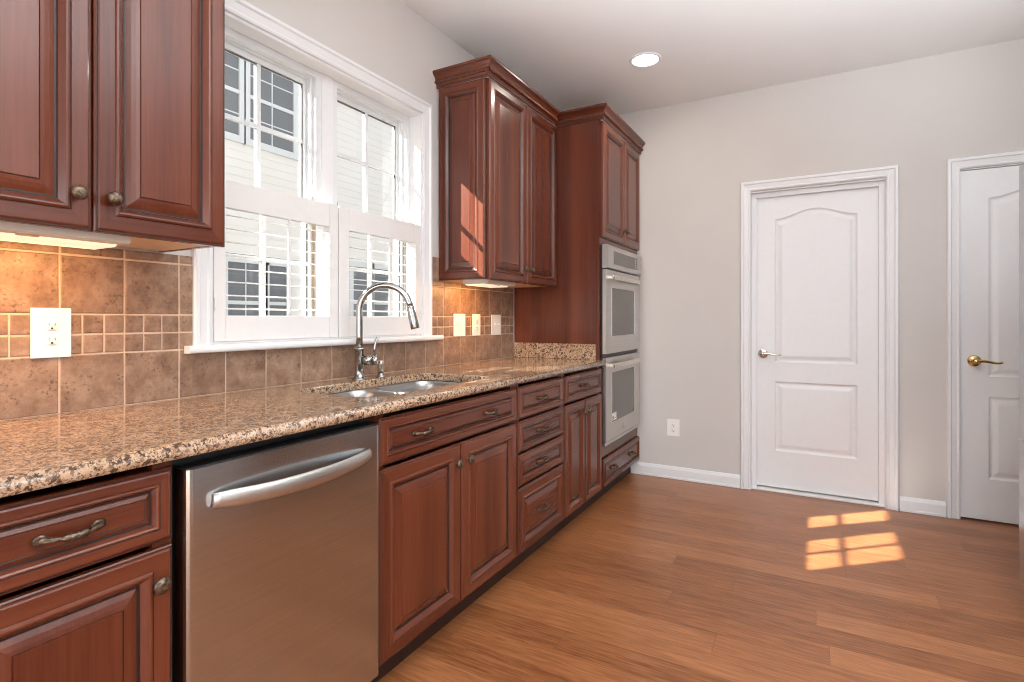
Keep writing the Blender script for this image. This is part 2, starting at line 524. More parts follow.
def window_unit(name, y0, y1):
    z0, z1 = WZ0 + 0.006, 2.228
    bm = new_bm(); frame_ring(bm, y0, y1, z0, z1, 0.028, -0.156, -0.072)
    root = struct(name, bm, 'vinyl')
    # inner stepped track
    bm = new_bm(); frame_ring(bm, y0 + 0.028, y1 - 0.028, z0 + 0.028, z1 - 0.02, 0.012, -0.15, -0.095); obj('track', bm, 'vinyl', root)
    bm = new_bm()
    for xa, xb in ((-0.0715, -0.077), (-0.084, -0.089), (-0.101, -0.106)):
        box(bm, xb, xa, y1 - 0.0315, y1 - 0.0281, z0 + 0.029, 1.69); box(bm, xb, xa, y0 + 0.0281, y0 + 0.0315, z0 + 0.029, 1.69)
    obj('jamb_strip', bm, 'almond', root)  # thin tan strips along both jambs, lower part only
    yc = (y0 + y1) / 2
    g = 0.2085
    def sash(nm, zb, zt, x, rail):
        bm = new_bm()
        a0, a1 = yc - g, yc + g
        box(bm, x - 0.028, x, y0 + 0.041, a0, zb, zt, bev=0.002); box(bm, x - 0.028, x, a1, y1 - 0.041, zb, zt, bev=0.002)
        box(bm, x - 0.028, x, a0, a1, zt - rail[1], zt, bev=0.002); box(bm, x - 0.028, x, a0, a1, zb, zb + rail[0], bev=0.002)
        s = obj(nm, bm, 'vinyl', root)
        b0, b1 = zb + rail[0], zt - rail[1]
        bm = new_bm()
        box(bm, x - 0.020, x - 0.005, yc - 0.009, yc + 0.009, b0, b1, bev=0.002)
        zm = (b0 + b1) / 2
        box(bm, x - 0.020, x - 0.005, a0, yc - 0.009, zm - 0.009, zm + 0.009, bev=0.002)
        box(bm, x - 0.020, x - 0.005, yc + 0.009, a1, zm - 0.009, zm + 0.009, bev=0.002)
        obj('muntin', bm, 'vinyl', s)
        bm = new_bm()
        box(bm, x - 0.026, x - 0.0150, yc - 0.008, yc + 0.008, b0, b1)
        box(bm, x - 0.026, x - 0.0150, a0, yc - 0.008, zm - 0.006, zm + 0.012)
        box(bm, x - 0.026, x - 0.0150, yc + 0.008, a1, zm - 0.006, zm + 0.012)
        obj('outer_muntin', bm, 'bronze', s)
        bm = new_bm(); frame_ring(bm, a0 + 0.0003, a1 - 0.0003, b0 + 0.0003, b1 - 0.0003, 0.005, x - 0.0112, x - 0.006); obj('gasket', bm, 'bronze', s)
        bm = new_bm(); box(bm, x - 0.0145, x - 0.0115, a0 - 0.004, a1 + 0.004, b0 - 0.004, b1 + 0.004); obj('pane', bm, 'glass', s)
    sash('upper_sash', 1.640, 2.196, -0.118, (0.040, 0.023))
    sash('lower_sash', 1.120, 1.680, -0.088, (0.045, 0.040))
    return root
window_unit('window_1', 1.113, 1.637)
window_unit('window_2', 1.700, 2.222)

# ------------------------------------------------------------------ cafe shutters
def shutter(y0, y1, o0, o1, label, rod_y):
    z0, z1 = 1.092, 1.656
    oz0, oz1 = 1.182, 1.558
    t = thing('window_shutter', (0, (y0 + y1) / 2, z0), label, 'shutter', 'cafe shutters on the kitchen window')
    bm = new_bm()
    xa, xb = -0.026, 0.002
    box(bm, xa, xb, y0, o0, z0, z1, bev=0.0025); box(bm, xa, xb, o1, y1, z0, z1, bev=0.0025)
    box(bm, xa, xb - 0.001, o0, o1, z0, oz0, bev=0.0025); box(bm, xa, xb - 0.001, o0, o1, oz1, z1, bev=0.0025)
    obj('panel_frame', bm, 'shutter', t)
    n = 8
    pitch = (oz1 - oz0) / n
    for k in range(n):
        zc = oz0 + pitch * (k + 0.5) 
        bm = new_bm()
        ang = math.radians(-8)
        pr = []
        for i in range(14):
            a = 2 * PI * i / 14
            u, v = 0.0148 * math.cos(a), 0.0024 * math.sin(a)
            pr.append((-0.012 + u * math.cos(ang) - v * math.sin(ang), zc + u * math.sin(ang) + v * math.cos(ang)))
        prism(bm, pr, 1, o0 + 0.0015, o1 - 0.0015)
        obj('louver', bm, 'shutter', t)
    bm = new_bm(); box(bm, 0.0105, 0.0195, rod_y - 0.006, rod_y + 0.006, oz0 + 0.012, oz1 - 0.004, bev=0.002)
    for k in range(n):
        zc = oz0 + pitch * (k + 0.5) - 0.002
        box(bm, 0.0085, 0.0108, rod_y - 0.0015, rod_y + 0.0015, zc - 0.001, zc + 0.002)
    obj('tilt_rod', bm, 'shutter', t)
    for zh in (1.22, 1.53):
        yh = y0 + 0.004 if y0 < 1.3 else y1 - 0.004
        bm = new_bm(); box(bm, 0.0021, 0.0045, yh - 0.003, yh + 0.003, zh - 0.022, zh + 0.022, bev=0.001)
        tube(bm, [(0.0045, yh, zh - 0.022), (0.0045, yh, zh + 0.022)], 0.003, 8)
        obj('hinge', bm, 'shutter', t)
    return t
shutter(1.114, 1.664, 1.157, 1.618, 'white half height louvered shutter over the left half of the kitchen window', 1.407)
shutter(1.670, 2.221, 1.728, 2.180, 'white half height louvered shutter behind the faucet over right half of window', 1.975)

# ------------------------------------------------------------------ interior doors
def offset_poly(poly, d):
    n = len(poly); out = []
    for i in range(n):
        a, b, c = Vector(poly[i - 1]), Vector(poly[i]), Vector(poly[(i + 1) % n])
        e1 = (b - a).normalized(); e2 = (c - b).normalized()
        n1 = Vector((-e1.y, e1.x)); n2 = Vector((-e2.y, e2.x))
        m = (n1 + n2); m = m / max(1e-6, m.length)
        out.append(tuple(b + m * d / max(0.35, m.dot(n1))))
    return out

def door_leaf(bm, x0, x1, z0, z1, yf, panels, thick=0.035):
    """hollow core door facing -y with moulded panels (outlines in xz, counter-clockwise)"""
    outer = [(x0, z0), (x1, z0), (x1, z1), (x0, z1)]
    vo = [bm.verts.new((p[0], yf, p[1])) for p in outer]
    edges = [bm.edges.new((vo[i], vo[(i + 1) % 4])) for i in range(4)]
    prof = [(0.0, 0.0), (0.004, 0.0045), (0.010, 0.0085), (0.016, 0.0095), (0.022, 0.0090), (0.040, 0.0035), (0.046, 0.0025)]
    for pl in panels:
        rings = []
        for d, dep in prof:
            q = offset_poly(pl, d)
            rings.append([bm.verts.new((p[0], yf + dep, p[1])) for p in q])
        n = len(pl)
        edges += [bm.edges.new((rings[0][i], rings[0][(i + 1) % n])) for i in range(n)]
        for a, b in zip(rings[:-1], rings[1:]):
            for k in range(n):
                f = bm.faces.new((a[k], a[(k + 1) % n], b[(k + 1) % n], b[k]))
        bm.faces.new(rings[-1])
    bmesh.ops.triangle_fill(bm, use_beauty=True, use_dissolve=False, edges=edges)
    vb = [bm.verts.new((p[0], yf + thick, p[1])) for p in outer]
    for i in range(4):
        j = (i + 1) % 4
        bm.faces.new((vo[i], vb[i], vb[j], vo[j]))
    bm.faces.new(vb)

def arch_panel(x0, x1, z0, zs, rise):
    pts = [(x0, z0), (x1, z0)]
    n = 24
    for k in range(n + 1):
        u = 1 - 2 * k / n
        s = 0.5 * (1 + math.cos(PI * u))
        pts.append(((x0 + x1) / 2 + u * (x1 - x0) / 2, zs + rise * s))
    return pts

def lever(parent, x, z, yf, mat, name='door_lever'):
    bm = new_bm()
    lathe(bm, [(0.0, 0.0), (0.033, 0.0), (0.033, 0.004), (0.029, 0.009), (0.018, 0.012), (0.012, 0.014), (0.011, 0.042), (0.013, 0.046), (0.013, 0.060), (0.009, 0.064), (0.0, 0.065)], (x, yf, z), (0, -1, 0))
    pts = []; rad = []
    for k in range(13):
        s = k / 12
        pts.append((x + 0.004 + 0.112 * s, yf - 0.053 + 0.004 * math.sin(PI * s), z + 0.004 * math.sin(PI * s * 1.6) - 0.010 * s * s * (1 - s) * 6 * 0.6 + (0.010 * (s - 0.8) if s > 0.8 else 0)))
        rad.append(0.0095 - 0.004 * s)
    tube(bm, pts, rad, 10, flat=(1.0, 0.75, (0, 0, 1)))
    return obj(name, bm, mat, parent)

# door 1: recessed in its jamb
bm = new_bm()
door_leaf(bm, 1.402, 2.164, 0.022, 2.030, YB + 0.055, [arch_panel(1.545, 2.021, 0.876, 1.850, 0.056), [(1.545, 0.270), (2.021, 0.270), (2.021, 0.744), (1.545, 0.744)]])
door1 = struct('door_1', bm, 'trim')
lever(door1, 1.472, 0.932, YB + 0.055, 'nickel')
bm = new_bm()
casing3(bm, 1, YB, -1, 1.398, 2.168, 0.0, 2.047)
trim2 = struct('trim_2', bm, 'trim')
bm = new_bm()
for x0, x1 in ((1.3985, 1.401), (2.165, 2.1675)):
    box(bm, x0, x1, YB + 0.001, YB + 0.139, 0.001, 2.035)
box(bm, 1.3985, 2.1675, YB + 0.001, YB + 0.139, 2.034, 2.0395)
for x0, x1 in ((1.401, 1.434), (2.132, 2.165)):
    box(bm, x0, x1, YB + 0.030, YB + 0.050, 0.001, 2.034, bev=0.002)
box(bm, 1.434, 2.132, YB + 0.030, YB + 0.050, 2.002, 2.034, bev=0.002)
obj('door_jamb', bm, 'trim', trim2)
bm = new_bm()
box(bm, 1.4015, 2.1645, YB + 0.006, YB + 0.12, 0.0005, 0.012, bev=0.003)
obj('threshold', bm, 'plate', trim2)

# door 2: flush with the casing
bm = new_bm()
door_leaf(bm, 2.530, 3.288, 0.010, 2.036, YB + 0.010, [arch_panel(2.657, 3.161, 0.838, 1.868, 0.056), [(2.657, 0.247), (3.161, 0.247), (3.161, 0.722), (2.657, 0.722)]])
door2 = struct('door_2', bm, 'trim')
lever(door2, 2.593, 0.926, YB + 0.010, 'brass')
bm = new_bm()
casing3(bm, 1, YB, -1, 2.526, 3.292, 0.0, 2.048)
trim3 = struct('trim_3', bm, 'trim')
bm = new_bm()
for x0, x1 in ((2.5225, 2.5265), (3.2915, 3.2935)):
    box(bm, x0, x1, YB + 0.001, YB + 0.139, 0.001, 2.040)
box(bm, 2.5225, 3.2935, YB + 0.001, YB + 0.139, 2.0395, 2.0445)
box(bm, 2.5265, 2.522, YB + 0.047, YB + 0.065, 0.001, 2.039); box(bm, 3.273, 3.2915, YB + 0.047, YB + 0.065, 0.001, 2.039)
obj('door_jamb', bm, 'trim', trim3)
bm = new_bm(); box(bm, 1.30, 3.40, YB + 0.145, YB + 0.155, 0.0, 2.2); struct('wall_beyond_doors', bm, 'wall')

# ------------------------------------------------------------------ cabinet fronts
FX = 0.63      # face of base and tall doors
FR = 0.610     # face frame
DOOR_P = [(0, 0.0, 0), (0, 0.013, 0), (0.003, 0.0155, 0), (0.0055, 0.0155, 1), (0.0075, 0.0185, 0), (0.0105, 0.020, 0), (0.042, 0.020, 0), (0.0432, 0.0190, 1),
          (0.046, 0.0225, 0), (0.050, 0.0238, 0), (0.054, 0.0225, 0), (0.060, 0.0165, 0), (0.065, 0.0115, 0), (0.067, 0.0085, 1), (0.0715, 0.0085, 1)]
DOOR_IN = [(0.0715, 0.0085, 1), (0.0745, 0.0100, 0), (0.082, 0.0135, 0), (0.092, 0.0165, 0), (0.100, 0.0180, 0), (0.1015, 0.0165, 1), (0.103, 0.0190, 0)]
DRAW_P = [(0, 0.0, 0), (0, 0.013, 0), (0.003, 0.0155, 0), (0.0055, 0.0155, 1), (0.0075, 0.0185, 0), (0.0105, 0.020, 0), (0.026, 0.020, 0), (0.0272, 0.0190, 1),
          (0.029, 0.0215, 0), (0.032, 0.0225, 0), (0.035, 0.0205, 0), (0.039, 0.0135, 0), (0.041, 0.0105, 1), (0.044, 0.0105, 1)]
DRAW_IN = [(0.044, 0.0105, 1), (0.047, 0.0125, 0), (0.052, 0.0150, 0), (0.0535, 0.0140, 1), (0.055, 0.0160, 0)]

def nest(bm, mapf, u0, u1, v0, v1, prof, k=1.0, cap=True, back=False, mats=(0, 1, 2)):
    """nested mitred rectangles: prof = (inset, depth, glaze flag); mats = (along u, along v, glaze)"""
    rings = []
    for ins, dep, g in prof:
        i = ins * k
        rings.append([bm.verts.new(mapf(u, v, dep)) for u, v in ((u0 + i, v0 + i), (u1 - i, v0 + i), (u1 - i, v1 - i), (u0 + i, v1 - i))])
    for j, (a, b) in enumerate(zip(rings[:-1], rings[1:])):
        gl = prof[j + 1][2] and prof[j + 1][2] == 1
        for s in range(4):
            f = bm.faces.new((a[s], a[(s + 1) % 4], b[(s + 1) % 4], b[s]))
            f.material_index = mats[2] if gl else (mats[0] if s % 2 == 0 else mats[1])
    if cap:
        f = bm.faces.new(rings[-1]); f.material_index = mats[3] if len(mats) > 3 else mats[1]
    if back:
        f = bm.faces.new(rings[0][::-1]); f.material_index = mats[1]

def mapx(xf):   # front faces +x, back plane at xf - 0.02
    return lambda u, v, d: (xf - 0.020 + d, u, v)

def knob(parent, p, ax=(1, 0, 0)):
    bm = new_bm()
    lathe(bm, [(0.0, -0.001), (0.0075, -0.001), (0.0075, 0.002), (0.0052, 0.006), (0.0050, 0.011), (0.0085, 0.0145), (0.0145, 0.0165), (0.0165, 0.019), (0.0160, 0.022), (0.0120, 0.0255), (0.0065, 0.0275), (0.0, 0.028)], p, ax, 20)
    # raised swirl petals on the cap
    for k in range(6):
        a = 2 * PI * k / 6
        pts = []
        for j in range(6):
            s = j / 5
            r = 0.004 + 0.011 * s; aa = a + 0.9 * s
            pts.append(Vector(p) + Vector((0.0268 - 0.0070 * s * s, r * math.cos(aa), r * math.sin(aa))))
        tube(bm, pts, [0.0009, 0.0015, 0.0017, 0.0016, 0.0013, 0.0008], 6)
    return obj('knob', bm, 'pewter', parent)

def pull(parent, y, z, x):
    """ornate bail pull, 11 cm, with scrolled leaf ends and a roped grip"""
    bm = new_bm()
    pts = []; rad = []
    n = 40
    for k in range(n + 1):
        s = -1 + 2 * k / n
        a = abs(s)
        px = 0.0065 + 0.0185 * (1 - a ** 2.4)
        pts.append((x + px, y + 0.045 * s, z - 0.002 * (1 - a * a)))
        if a < 0.42: r = 0.0050 + 0.0018 * abs(math.sin(k * 1.57)) + 0.0012 * (1 - a)
        else: r = 0.0044 + 0.0030 * ((a - 0.42) / 0.58) ** 1.5
        rad.append(r)
    tube(bm, pts, rad, 10)
    for s in (-1, 1):
        ellipsoid(bm, (x + 0.004, y + 0.043 * s, z), (0.0042, 0.0130, 0.0092))
        # scroll curl
        cur = []
        for k in range(15):
            a = 2 * PI * k / 14 * 0.85
            r = 0.0085 - 0.0003 * k
            cur.append((x + 0.0075, y + s * (0.043 + 1.35 * r * math.cos(a)), z + 0.85 * r * math.sin(a)))
        tube(bm, cur, 0.0016, 6)
        lathe(bm, [(0.0, -0.0005), (0.0055, -0.0005), (0.0050, 0.006), (0.0, 0.007)], (x, y + 0.038 * s, z), (1, 0, 0), 10)
    return obj('pull', bm, 'pewter', parent)

def cab_door(parent, y0, y1, z0, z1, xf, knob_at=None, k=1.0, name='door'):
    bm = new_bm()
    nest(bm, mapx(xf), y0, y1, z0, z1, DOOR_P, k, cap=False, back=True)
    d = obj(name, bm, ['cherry_h', 'cherry_v', 'glaze'], parent)
    bm = new_bm()
    nest(bm, mapx(xf), y0, y1, z0, z1, DOOR_IN, k)
    obj('raised_panel', bm, ['cherry_v', 'cherry_v', 'glaze'], d)
    if knob_at: knob(d, (xf + 0.0, knob_at[0], knob_at[1]))
    return d

def cab_drawer(parent, y0, y1, z0, z1, xf, pulls, prof='draw', k=1.0):
    bm = new_bm()
    P, I = (DRAW_P, DRAW_IN) if prof == 'draw' else (DOOR_P, DOOR_IN)
    nest(bm, mapx(xf), y0, y1, z0, z1, P, k, cap=False, back=True)
    d = obj('drawer', bm, ['cherry_h', 'cherry_v', 'glaze'], parent)
    bm = new_bm()
    nest(bm, mapx(xf), y0, y1, z0, z1, I, k)
    obj('raised_panel', bm, ['cherry_h', 'cherry_h', 'glaze'], d)
    xs = xf - 0.020 + I[-1][1]
    for py in pulls: pull(d, py, (z0 + z1) / 2, xs)
    return d

def base_body(parent, y0, y1, rows, stiles=(), top=0.880):
    """carcass with face frame, toe recess: open box"""
    bm = new_bm()
    zt = top
    box(bm, 0.003, FR - 0.02, y0, y0 + 0.018, 0.107, zt)
    box(bm, 0.003, FR - 0.02, y1 - 0.018, y1, 0.107, zt)
    box(bm, 0.003, FR - 0.02, y0 + 0.018, y1 - 0.018, 0.107, 0.125)
    box(bm, 0.003, 0.015, y0 + 0.018, y1 - 0.018, 0.125, zt)
    obj('carcass', bm, 'cherry_v', parent)
    bm = new_bm()
    x0, x1 = FR - 0.0195, FR - 0.0005
    box(bm, x0, x1, y0, y0 + 0.038, 0.102, zt, 1); box(bm, x0, x1, y1 - 0.038, y1, 0.102, zt, 1)
    for z0, z1 in rows: box(bm, x0, x1, y0 + 0.038, y1 - 0.038, z0, z1, 0)
    for s0, s1, z0, z1 in stiles: box(bm, x0, x1, s0, s1, z0, z1, 1)
    obj('face_frame', bm, ['cherry_h', 'cherry_v'], parent)
    bm = new_bm()
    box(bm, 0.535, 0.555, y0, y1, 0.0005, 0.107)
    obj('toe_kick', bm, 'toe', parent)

# crown moulding: (outward offset, height) from the cabinet top
CROWN = [(0.0, 0.0), (0.006, 0.0), (0.008, 0.006), (0.007, 0.012), (0.009, 0.018), (0.012, 0.024), (0.012, 0.038), (0.016, 0.042), (0.019, 0.050), (0.026, 0.060), (0.034, 0.066), (0.036, 0.070), (0.040, 0.072), (0.041, 0.082), (0.039, 0.086), (0.0, 0.086)]
def off_path(path, outs, d):
    """offset an open polyline: outs = outward normal of each segment"""
    n = len(path); res = []
    for i in range(n):
        ns = []
        if i > 0: ns.append(outs[i - 1])
        if i < n - 1: ns.append(outs[i])
        if len(ns) == 1: res.append((path[i][0] + ns[0][0] * d, path[i][1] + ns[0][1] * d))
        else: res.append((path[i][0] + (ns[0][0] + ns[1][0]) * d, path[i][1] + (ns[0][1] + ns[1][1]) * d))
    return res

def crown(parent, path, outs, z):
    bm = new_bm()
    rings = []
    for o_, h in CROWN:
        rings.append([bm.verts.new((p[0], p[1], z + h)) for p in off_path(path, outs, o_)])
    for j, (a, b) in enumerate(zip(rings[:-1], rings[1:])):
        for i in range(len(path) - 1):
            f = bm.faces.new((a[i], a[i + 1], b[i + 1], b[i]))
            along_x = abs(path[i + 1][0] - path[i][0]) > abs(path[i + 1][1] - path[i][1])
            f.material_index = 2 if j in (2, 6, 11) else (1 if along_x else 0)
    for i in (0, -1): bm.faces.new([r[i] for r in rings])
    c = obj('crown_molding', bm, ['cherry_h', 'cherry_x', 'glaze'], parent)
    # twisted rope bead
    bm = new_bm()
    pp = off_path(path, outs, 0.0165)
    for a, b in zip(pp[:-1], pp[1:]):
        A, B = Vector((*a, z + 0.031)), Vector((*b, z + 0.031))
        L = (B - A).length; n = max(2, int(L / 0.0022)); T = (B - A).normalized()
        U = Vector((0, 0, 1)); V = T.cross(U)
        seg = 12; prev = None
        for i in range(n + 1):
            s = L * i / n
            ring = []
            for q in range(seg):
                th = 2 * PI * q / seg
                r = 0.0078 + 0.0026 * math.cos(3 * th - s * 2 * PI / 0.021)
                ring.append(bm.verts.new(A + T * s + r * (math.cos(th) * U + math.sin(th) * V)))
            if prev:
                for q in range(seg):
                    f = bm.faces.new((prev[q], prev[(q + 1) % seg], ring[(q + 1) % seg], ring[q])); f.smooth = True
                    f.material_index = 1 if math.cos(3 * (2 * PI * (q + 0.5) / seg) - s * 2 * PI / 0.021) < -0.45 else 0
            prev = ring
    obj('rope_bead', bm, ['cherry_rope', 'glaze'], c)

# ------------------------------------------------------------------ base run
g = None
t = thing('base_cabinet', (0.3, 0.46, 0), 'cherry base cabinet with one drawer and one door left of the dishwasher', 'cabinet')
base_body(t, 0.280, 0.643, [(0.102, 0.125)])
cab_drawer(t, 0.286, 0.637, 0.716, 0.864, FX, [0.459])
cab_door(t, 0.286, 0.637, 0.106, 0.704, FX, (0.604, 0.637), 0.92)

t = thing('sink_base_cabinet', (0.3, 1.68, 0), 'wide cherry base cabinet below the sink, false drawer with two pulls above two doors', 'cabinet')
base_body(t, 1.243, 2.124, [(0.102, 0.125)])
cab_drawer(t, 1.250, 2.118, 0.716, 0.864, FX, [1.453, 1.892])
cab_door(t, 1.250, 1.6815, 0.106, 0.704, FX, (1.643, 0.637))
cab_door(t, 1.6865, 2.118, 0.106, 0.704, FX, (1.722, 0.637))

t = thing('drawer_base_cabinet', (0.3, 2.38, 0), 'cherry base cabinet with a stack of four drawers right of the sink doors', 'cabinet')
base_body(t, 2.125, 2.640, [(0.102, 0.125)])
for z0, z1 in ((0.716, 0.864), (0.566, 0.706), (0.414, 0.556)):
    cab_drawer(t, 2.131, 2.634, z0, z1, FX, [2.372])
cab_drawer(t, 2.131, 2.634, 0.106, 0.404, FX, [2.372], 'door', 0.95)

t = thing('base_cabinet', (0.3, 2.93, 0), 'narrow two door cherry base cabinet with one drawer beside the wall ovens', 'cabinet')
base_body(t, 2.641, 3.220, [(0.102, 0.125)])
cab_drawer(t, 2.650, 3.214, 0.716, 0.864, FX, [2.925])
cab_door(t, 2.650, 2.9295, 0.106, 0.704, FX, (2.893, 0.637), 0.85)
cab_door(t, 2.9345, 3.214, 0.106, 0.704, FX, (2.970, 0.637), 0.85)

# ------------------------------------------------------------------ dishwasher
t = thing('dishwasher', (0.3, 0.945, 0), 'stainless steel dishwasher with curved bar handle under the granite counter', 'dishwasher')
bm = new_bm()
box(bm, 0.02, 0.585, 0.648, 1.238, 0.09, 0.868, bev=0.003)
box(bm, 0.53, 0.548, 0.650, 1.236, 0.004, 0.09)
box(bm, 0.586, 0.600, 0.648, 1.238, 0.862, 0.874)
obj('tub', bm, 'black', t)
bm = new_bm()
prof = [(0.600, 0.0), (0.630, 0.0), (0.637, 0.002), (0.641, 0.007), (0.642, 0.014)]
yl, yr = 0.656, 1.233
ring = [(x, yl + o) for x, o in prof] + [(x, yr - o) for x, o in prof[::-1]]
prism(bm, ring, 2, 0.100, 0.852)
d = obj('door', bm, 'steel', t)
bm = new_bm(); box(bm, 0.600, 0.6398, yl + 0.001, yr - 0.001, 0.8522, 0.856, bev=0.001); obj('control_strip', bm, 'black', d)
bm = new_bm()
pts = []; rad = []
n = 36
for k in range(n + 1):
    s = -1 + 2 * k / n
    a = abs(s)
    pts.append((0.6425 + 0.008 + 0.038 * (1 - a ** 2.2), 0.9445 + 0.236 * s, 0.776 - 0.006 * (1 - a * a)))
    rad.append(0.0190 * (0.84 + 0.16 * min(1.0, (1 - a) * 6) ) + 0.002 * (1 - a))
tube(bm, pts, rad, 16, flat=(1.0, 0.42, (0, 0, 1)))
obj('handle', bm, 'steel_oven', d)

# ------------------------------------------------------------------ granite worktop with the sink cut-out
XE = 0.640
SX0, SX1, SY0, SY1, SRAD = 0.150, 0.545, 1.300, 2.055, 0.085
def rrect(x0, x1, y0, y1, r, n=8):
    pts = []
    for cx, cy, a0 in ((x1 - r, y1 - r, 0), (x0 + r, y1 - r, 90), (x0 + r, y0 + r, 180), (x1 - r, y0 + r, 270)):
        for k in range(n + 1):
            a = math.radians(a0 + 90 * k / n)
            pts.append((cx + r * math.cos(a), cy + r * math.sin(a)))
    return pts
def slab_cap(bm, outer, hole, z):
    vo = [bm.verts.new((*p, z)) for p in outer]; vh = [bm.verts.new((*p, z)) for p in hole]
    es = [bm.edges.new((vo[i], vo[(i + 1) % len(vo)])) for i in range(len(vo))] + [bm.edges.new((vh[i], vh[(i + 1) % len(vh)])) for i in range(len(vh))]
    bmesh.ops.triangle_fill(bm, use_beauty=True, use_dissolve=False, edges=es)
    return vo, vh
bm = new_bm()
CY0, CY1 = 0.262, 3.221
ZT, ZB = 0.914, 0.881
hole = rrect(SX0, SX1, SY0, SY1, SRAD)
hole_in = rrect(SX0 + 0.003, SX1 - 0.003, SY0 + 0.003, SY1 - 0.003, SRAD - 0.003)
outer = [(0.002, CY0), (XE, CY0), (XE, CY1), (0.002, CY1)]
vo, vh = slab_cap(bm, outer, hole_in if False else rrect(SX0 - 0.003, SX1 + 0.003, SY0 - 0.003, SY1 + 0.003, SRAD + 0.003), ZT)
vob, vhb = slab_cap(bm, outer, hole, ZB)
mid = [bm.verts.new((*p, ZT - 0.004)) for p in hole]
n = len(vh)
for i in range(n):
    j = (i + 1) % n
    bm.faces.new((vh[i], vh[j], mid[j], mid[i])); bm.faces.new((mid[i], mid[j], vhb[j], vhb[i]))
# eased ogee front edge
ep = [(XE, ZT), (XE + 0.006, ZT - 0.0012), (XE + 0.011, ZT - 0.005), (XE + 0.0135, ZT - 0.010), (XE + 0.0145, ZT - 0.017), (XE + 0.0125, ZT - 0.025), (XE + 0.008, ZT - 0.031), (XE, ZB)]
A = [vo[1]] + [bm.verts.new((x, CY0, z)) for x, z in ep[1:-1]] + [vob[1]]
B = [vo[2]] + [bm.verts.new((x, CY1, z)) for x, z in ep[1:-1]] + [vob[2]]
for i in range(len(ep) - 1):
    f = bm.faces.new((A[i], B[i], B[i + 1], A[i + 1])); f.smooth = True
bm.faces.new((vo[0], vo[3], vob[3], vob[0]))
bm.faces.new([vo[3], vo[2]] + B[1:-1] + [vob[2], vob[3]])
bm.faces.new([vo[0], vo[1]] + A[1:-1] + [vob[1], vob[0]])
tag(obj('countertop', bm, 'granite'), 'long speckled tan granite countertop running over the base cabinets and dishwasher', 'countertop')

bm = new_bm()
box(bm, 0.012, 0.590, 3.199, 3.220, 0.9145, 1.012, bev=0.002)
tag(obj('granite_splash', bm, 'granite'), 'short upright granite strip at the counter end against the oven cabinet', 'backsplash')

# ------------------------------------------------------------------ sink
t = thing('double_bowl_sink', (0.35, 1.68, 0.70), 'stainless steel double bowl undermount sink set in the granite counter', 'sink')
def bowl(x0, x1, y0, y1, r, depth, name):
    bm = new_bm()
    zt = 0.8795
    levels = [(0.0, 0.0), (0.004, -0.004), (0.007, -0.03), (0.012, -depth + 0.04), (0.020, -depth + 0.015), (0.045, -depth)]
    rings = []
    for ins, dz in levels:
        rings.append([bm.verts.new((*p, zt + dz)) for p in rrect(x0 + ins, x1 - ins, y0 + ins, y1 - ins, max(0.02, r - ins * 0.5))])
    m = len(rings[0])
    for a, b in zip(rings[:-1], rings[1:]):
        for k in range(m):
            f = bm.faces.new((a[k], a[(k + 1) % m], b[(k + 1) % m], b[k])); f.smooth = True
    bm.faces.new(rings[-1])
    o = obj(name, bm, 'steel_sink', t, normals=False)
    cx, cy = (x0 + x1) / 2 - 0.03, (y0 + y1) / 2
    bm = new_bm()
    lathe(bm, [(0.0, 0.001), (0.030, 0.001), (0.034, 0.004), (0.044, 0.004), (0.045, 0.0006)], (cx, cy, zt - depth), (0, 0, 1), 20)
    obj('drain', bm, 'chrome', o)
    return o
YD = 1.672
bx0, bx1 = SX0 - 0.006, SX1 + 0.006
bowl(bx0, bx1, SY0 - 0.006, YD - 0.012, 0.085, 0.19, 'bowl')
bowl(bx0, bx1, YD + 0.012, SY1 + 0.006, 0.085, 0.19, 'bowl')
bm = new_bm()
# flat flange between and around the bowls
o_ = [(bx0 - 0.02, SY0 - 0.026), (bx1 + 0.02, SY0 - 0.026), (bx1 + 0.02, SY1 + 0.026), (bx0 - 0.02, SY1 + 0.026)]
vo_ = [bm.verts.new((*p, 0.8795)) for p in o_]
es = [bm.edges.new((vo_[i], vo_[(i + 1) % 4])) for i in range(4)]
for (a0, a1) in ((SY0 - 0.006, YD - 0.012), (YD + 0.012, SY1 + 0.006)):
    vv = [bm.verts.new((*p, 0.8795)) for p in rrect(bx0, bx1, a0, a1, 0.085)]
    es += [bm.edges.new((vv[i], vv[(i + 1) % len(vv)])) for i in range(len(vv))]
bmesh.ops.triangle_fill(bm, use_beauty=True, use_dissolve=False, edges=es)
obj('rim', bm, 'steel_sink', t)

# ------------------------------------------------------------------ faucet and air gap
FXB, FYB = 0.100, 1.690
t = thing('kitchen_faucet', (FXB, FYB, 0.914), 'tall polished chrome gooseneck pull-down faucet behind the sink', 'faucet')
bm = new_bm()
lathe(bm, [(0.0, 0.0), (0.030, 0.0), (0.030, 0.003), (0.026, 0.007), (0.021, 0.010), (0.0195, 0.030), (0.0195, 0.125), (0.0225, 0.1255), (0.0225, 0.132), (0.019, 0.134), (0.0, 0.1345)], (FXB, FYB, 0.9142), (0, 0, 1))
obj('body', bm, 'chrome', t)
dv = Vector((0.872, 0.489, 0)); RCH = 0.108
bm = new_bm()
pts = [Vector((FXB, FYB, 1.047)), Vector((FXB, FYB, 1.10)), Vector((FXB, FYB, 1.15)), Vector((FXB, FYB, 1.19))]
for k in range(25):
    a = PI - math.radians(170) * k / 24
    pts.append(Vector((FXB, FYB, 1.205)) + dv * (RCH + RCH * math.cos(a)) + Vector((0, 0, RCH * math.sin(a))))
tube(bm, pts, 0.0138, 16)
obj('spout', bm, 'chrome', t)
bm = new_bm()
end = pts[-1]; dirn = (pts[-1] - pts[-2]).normalized()
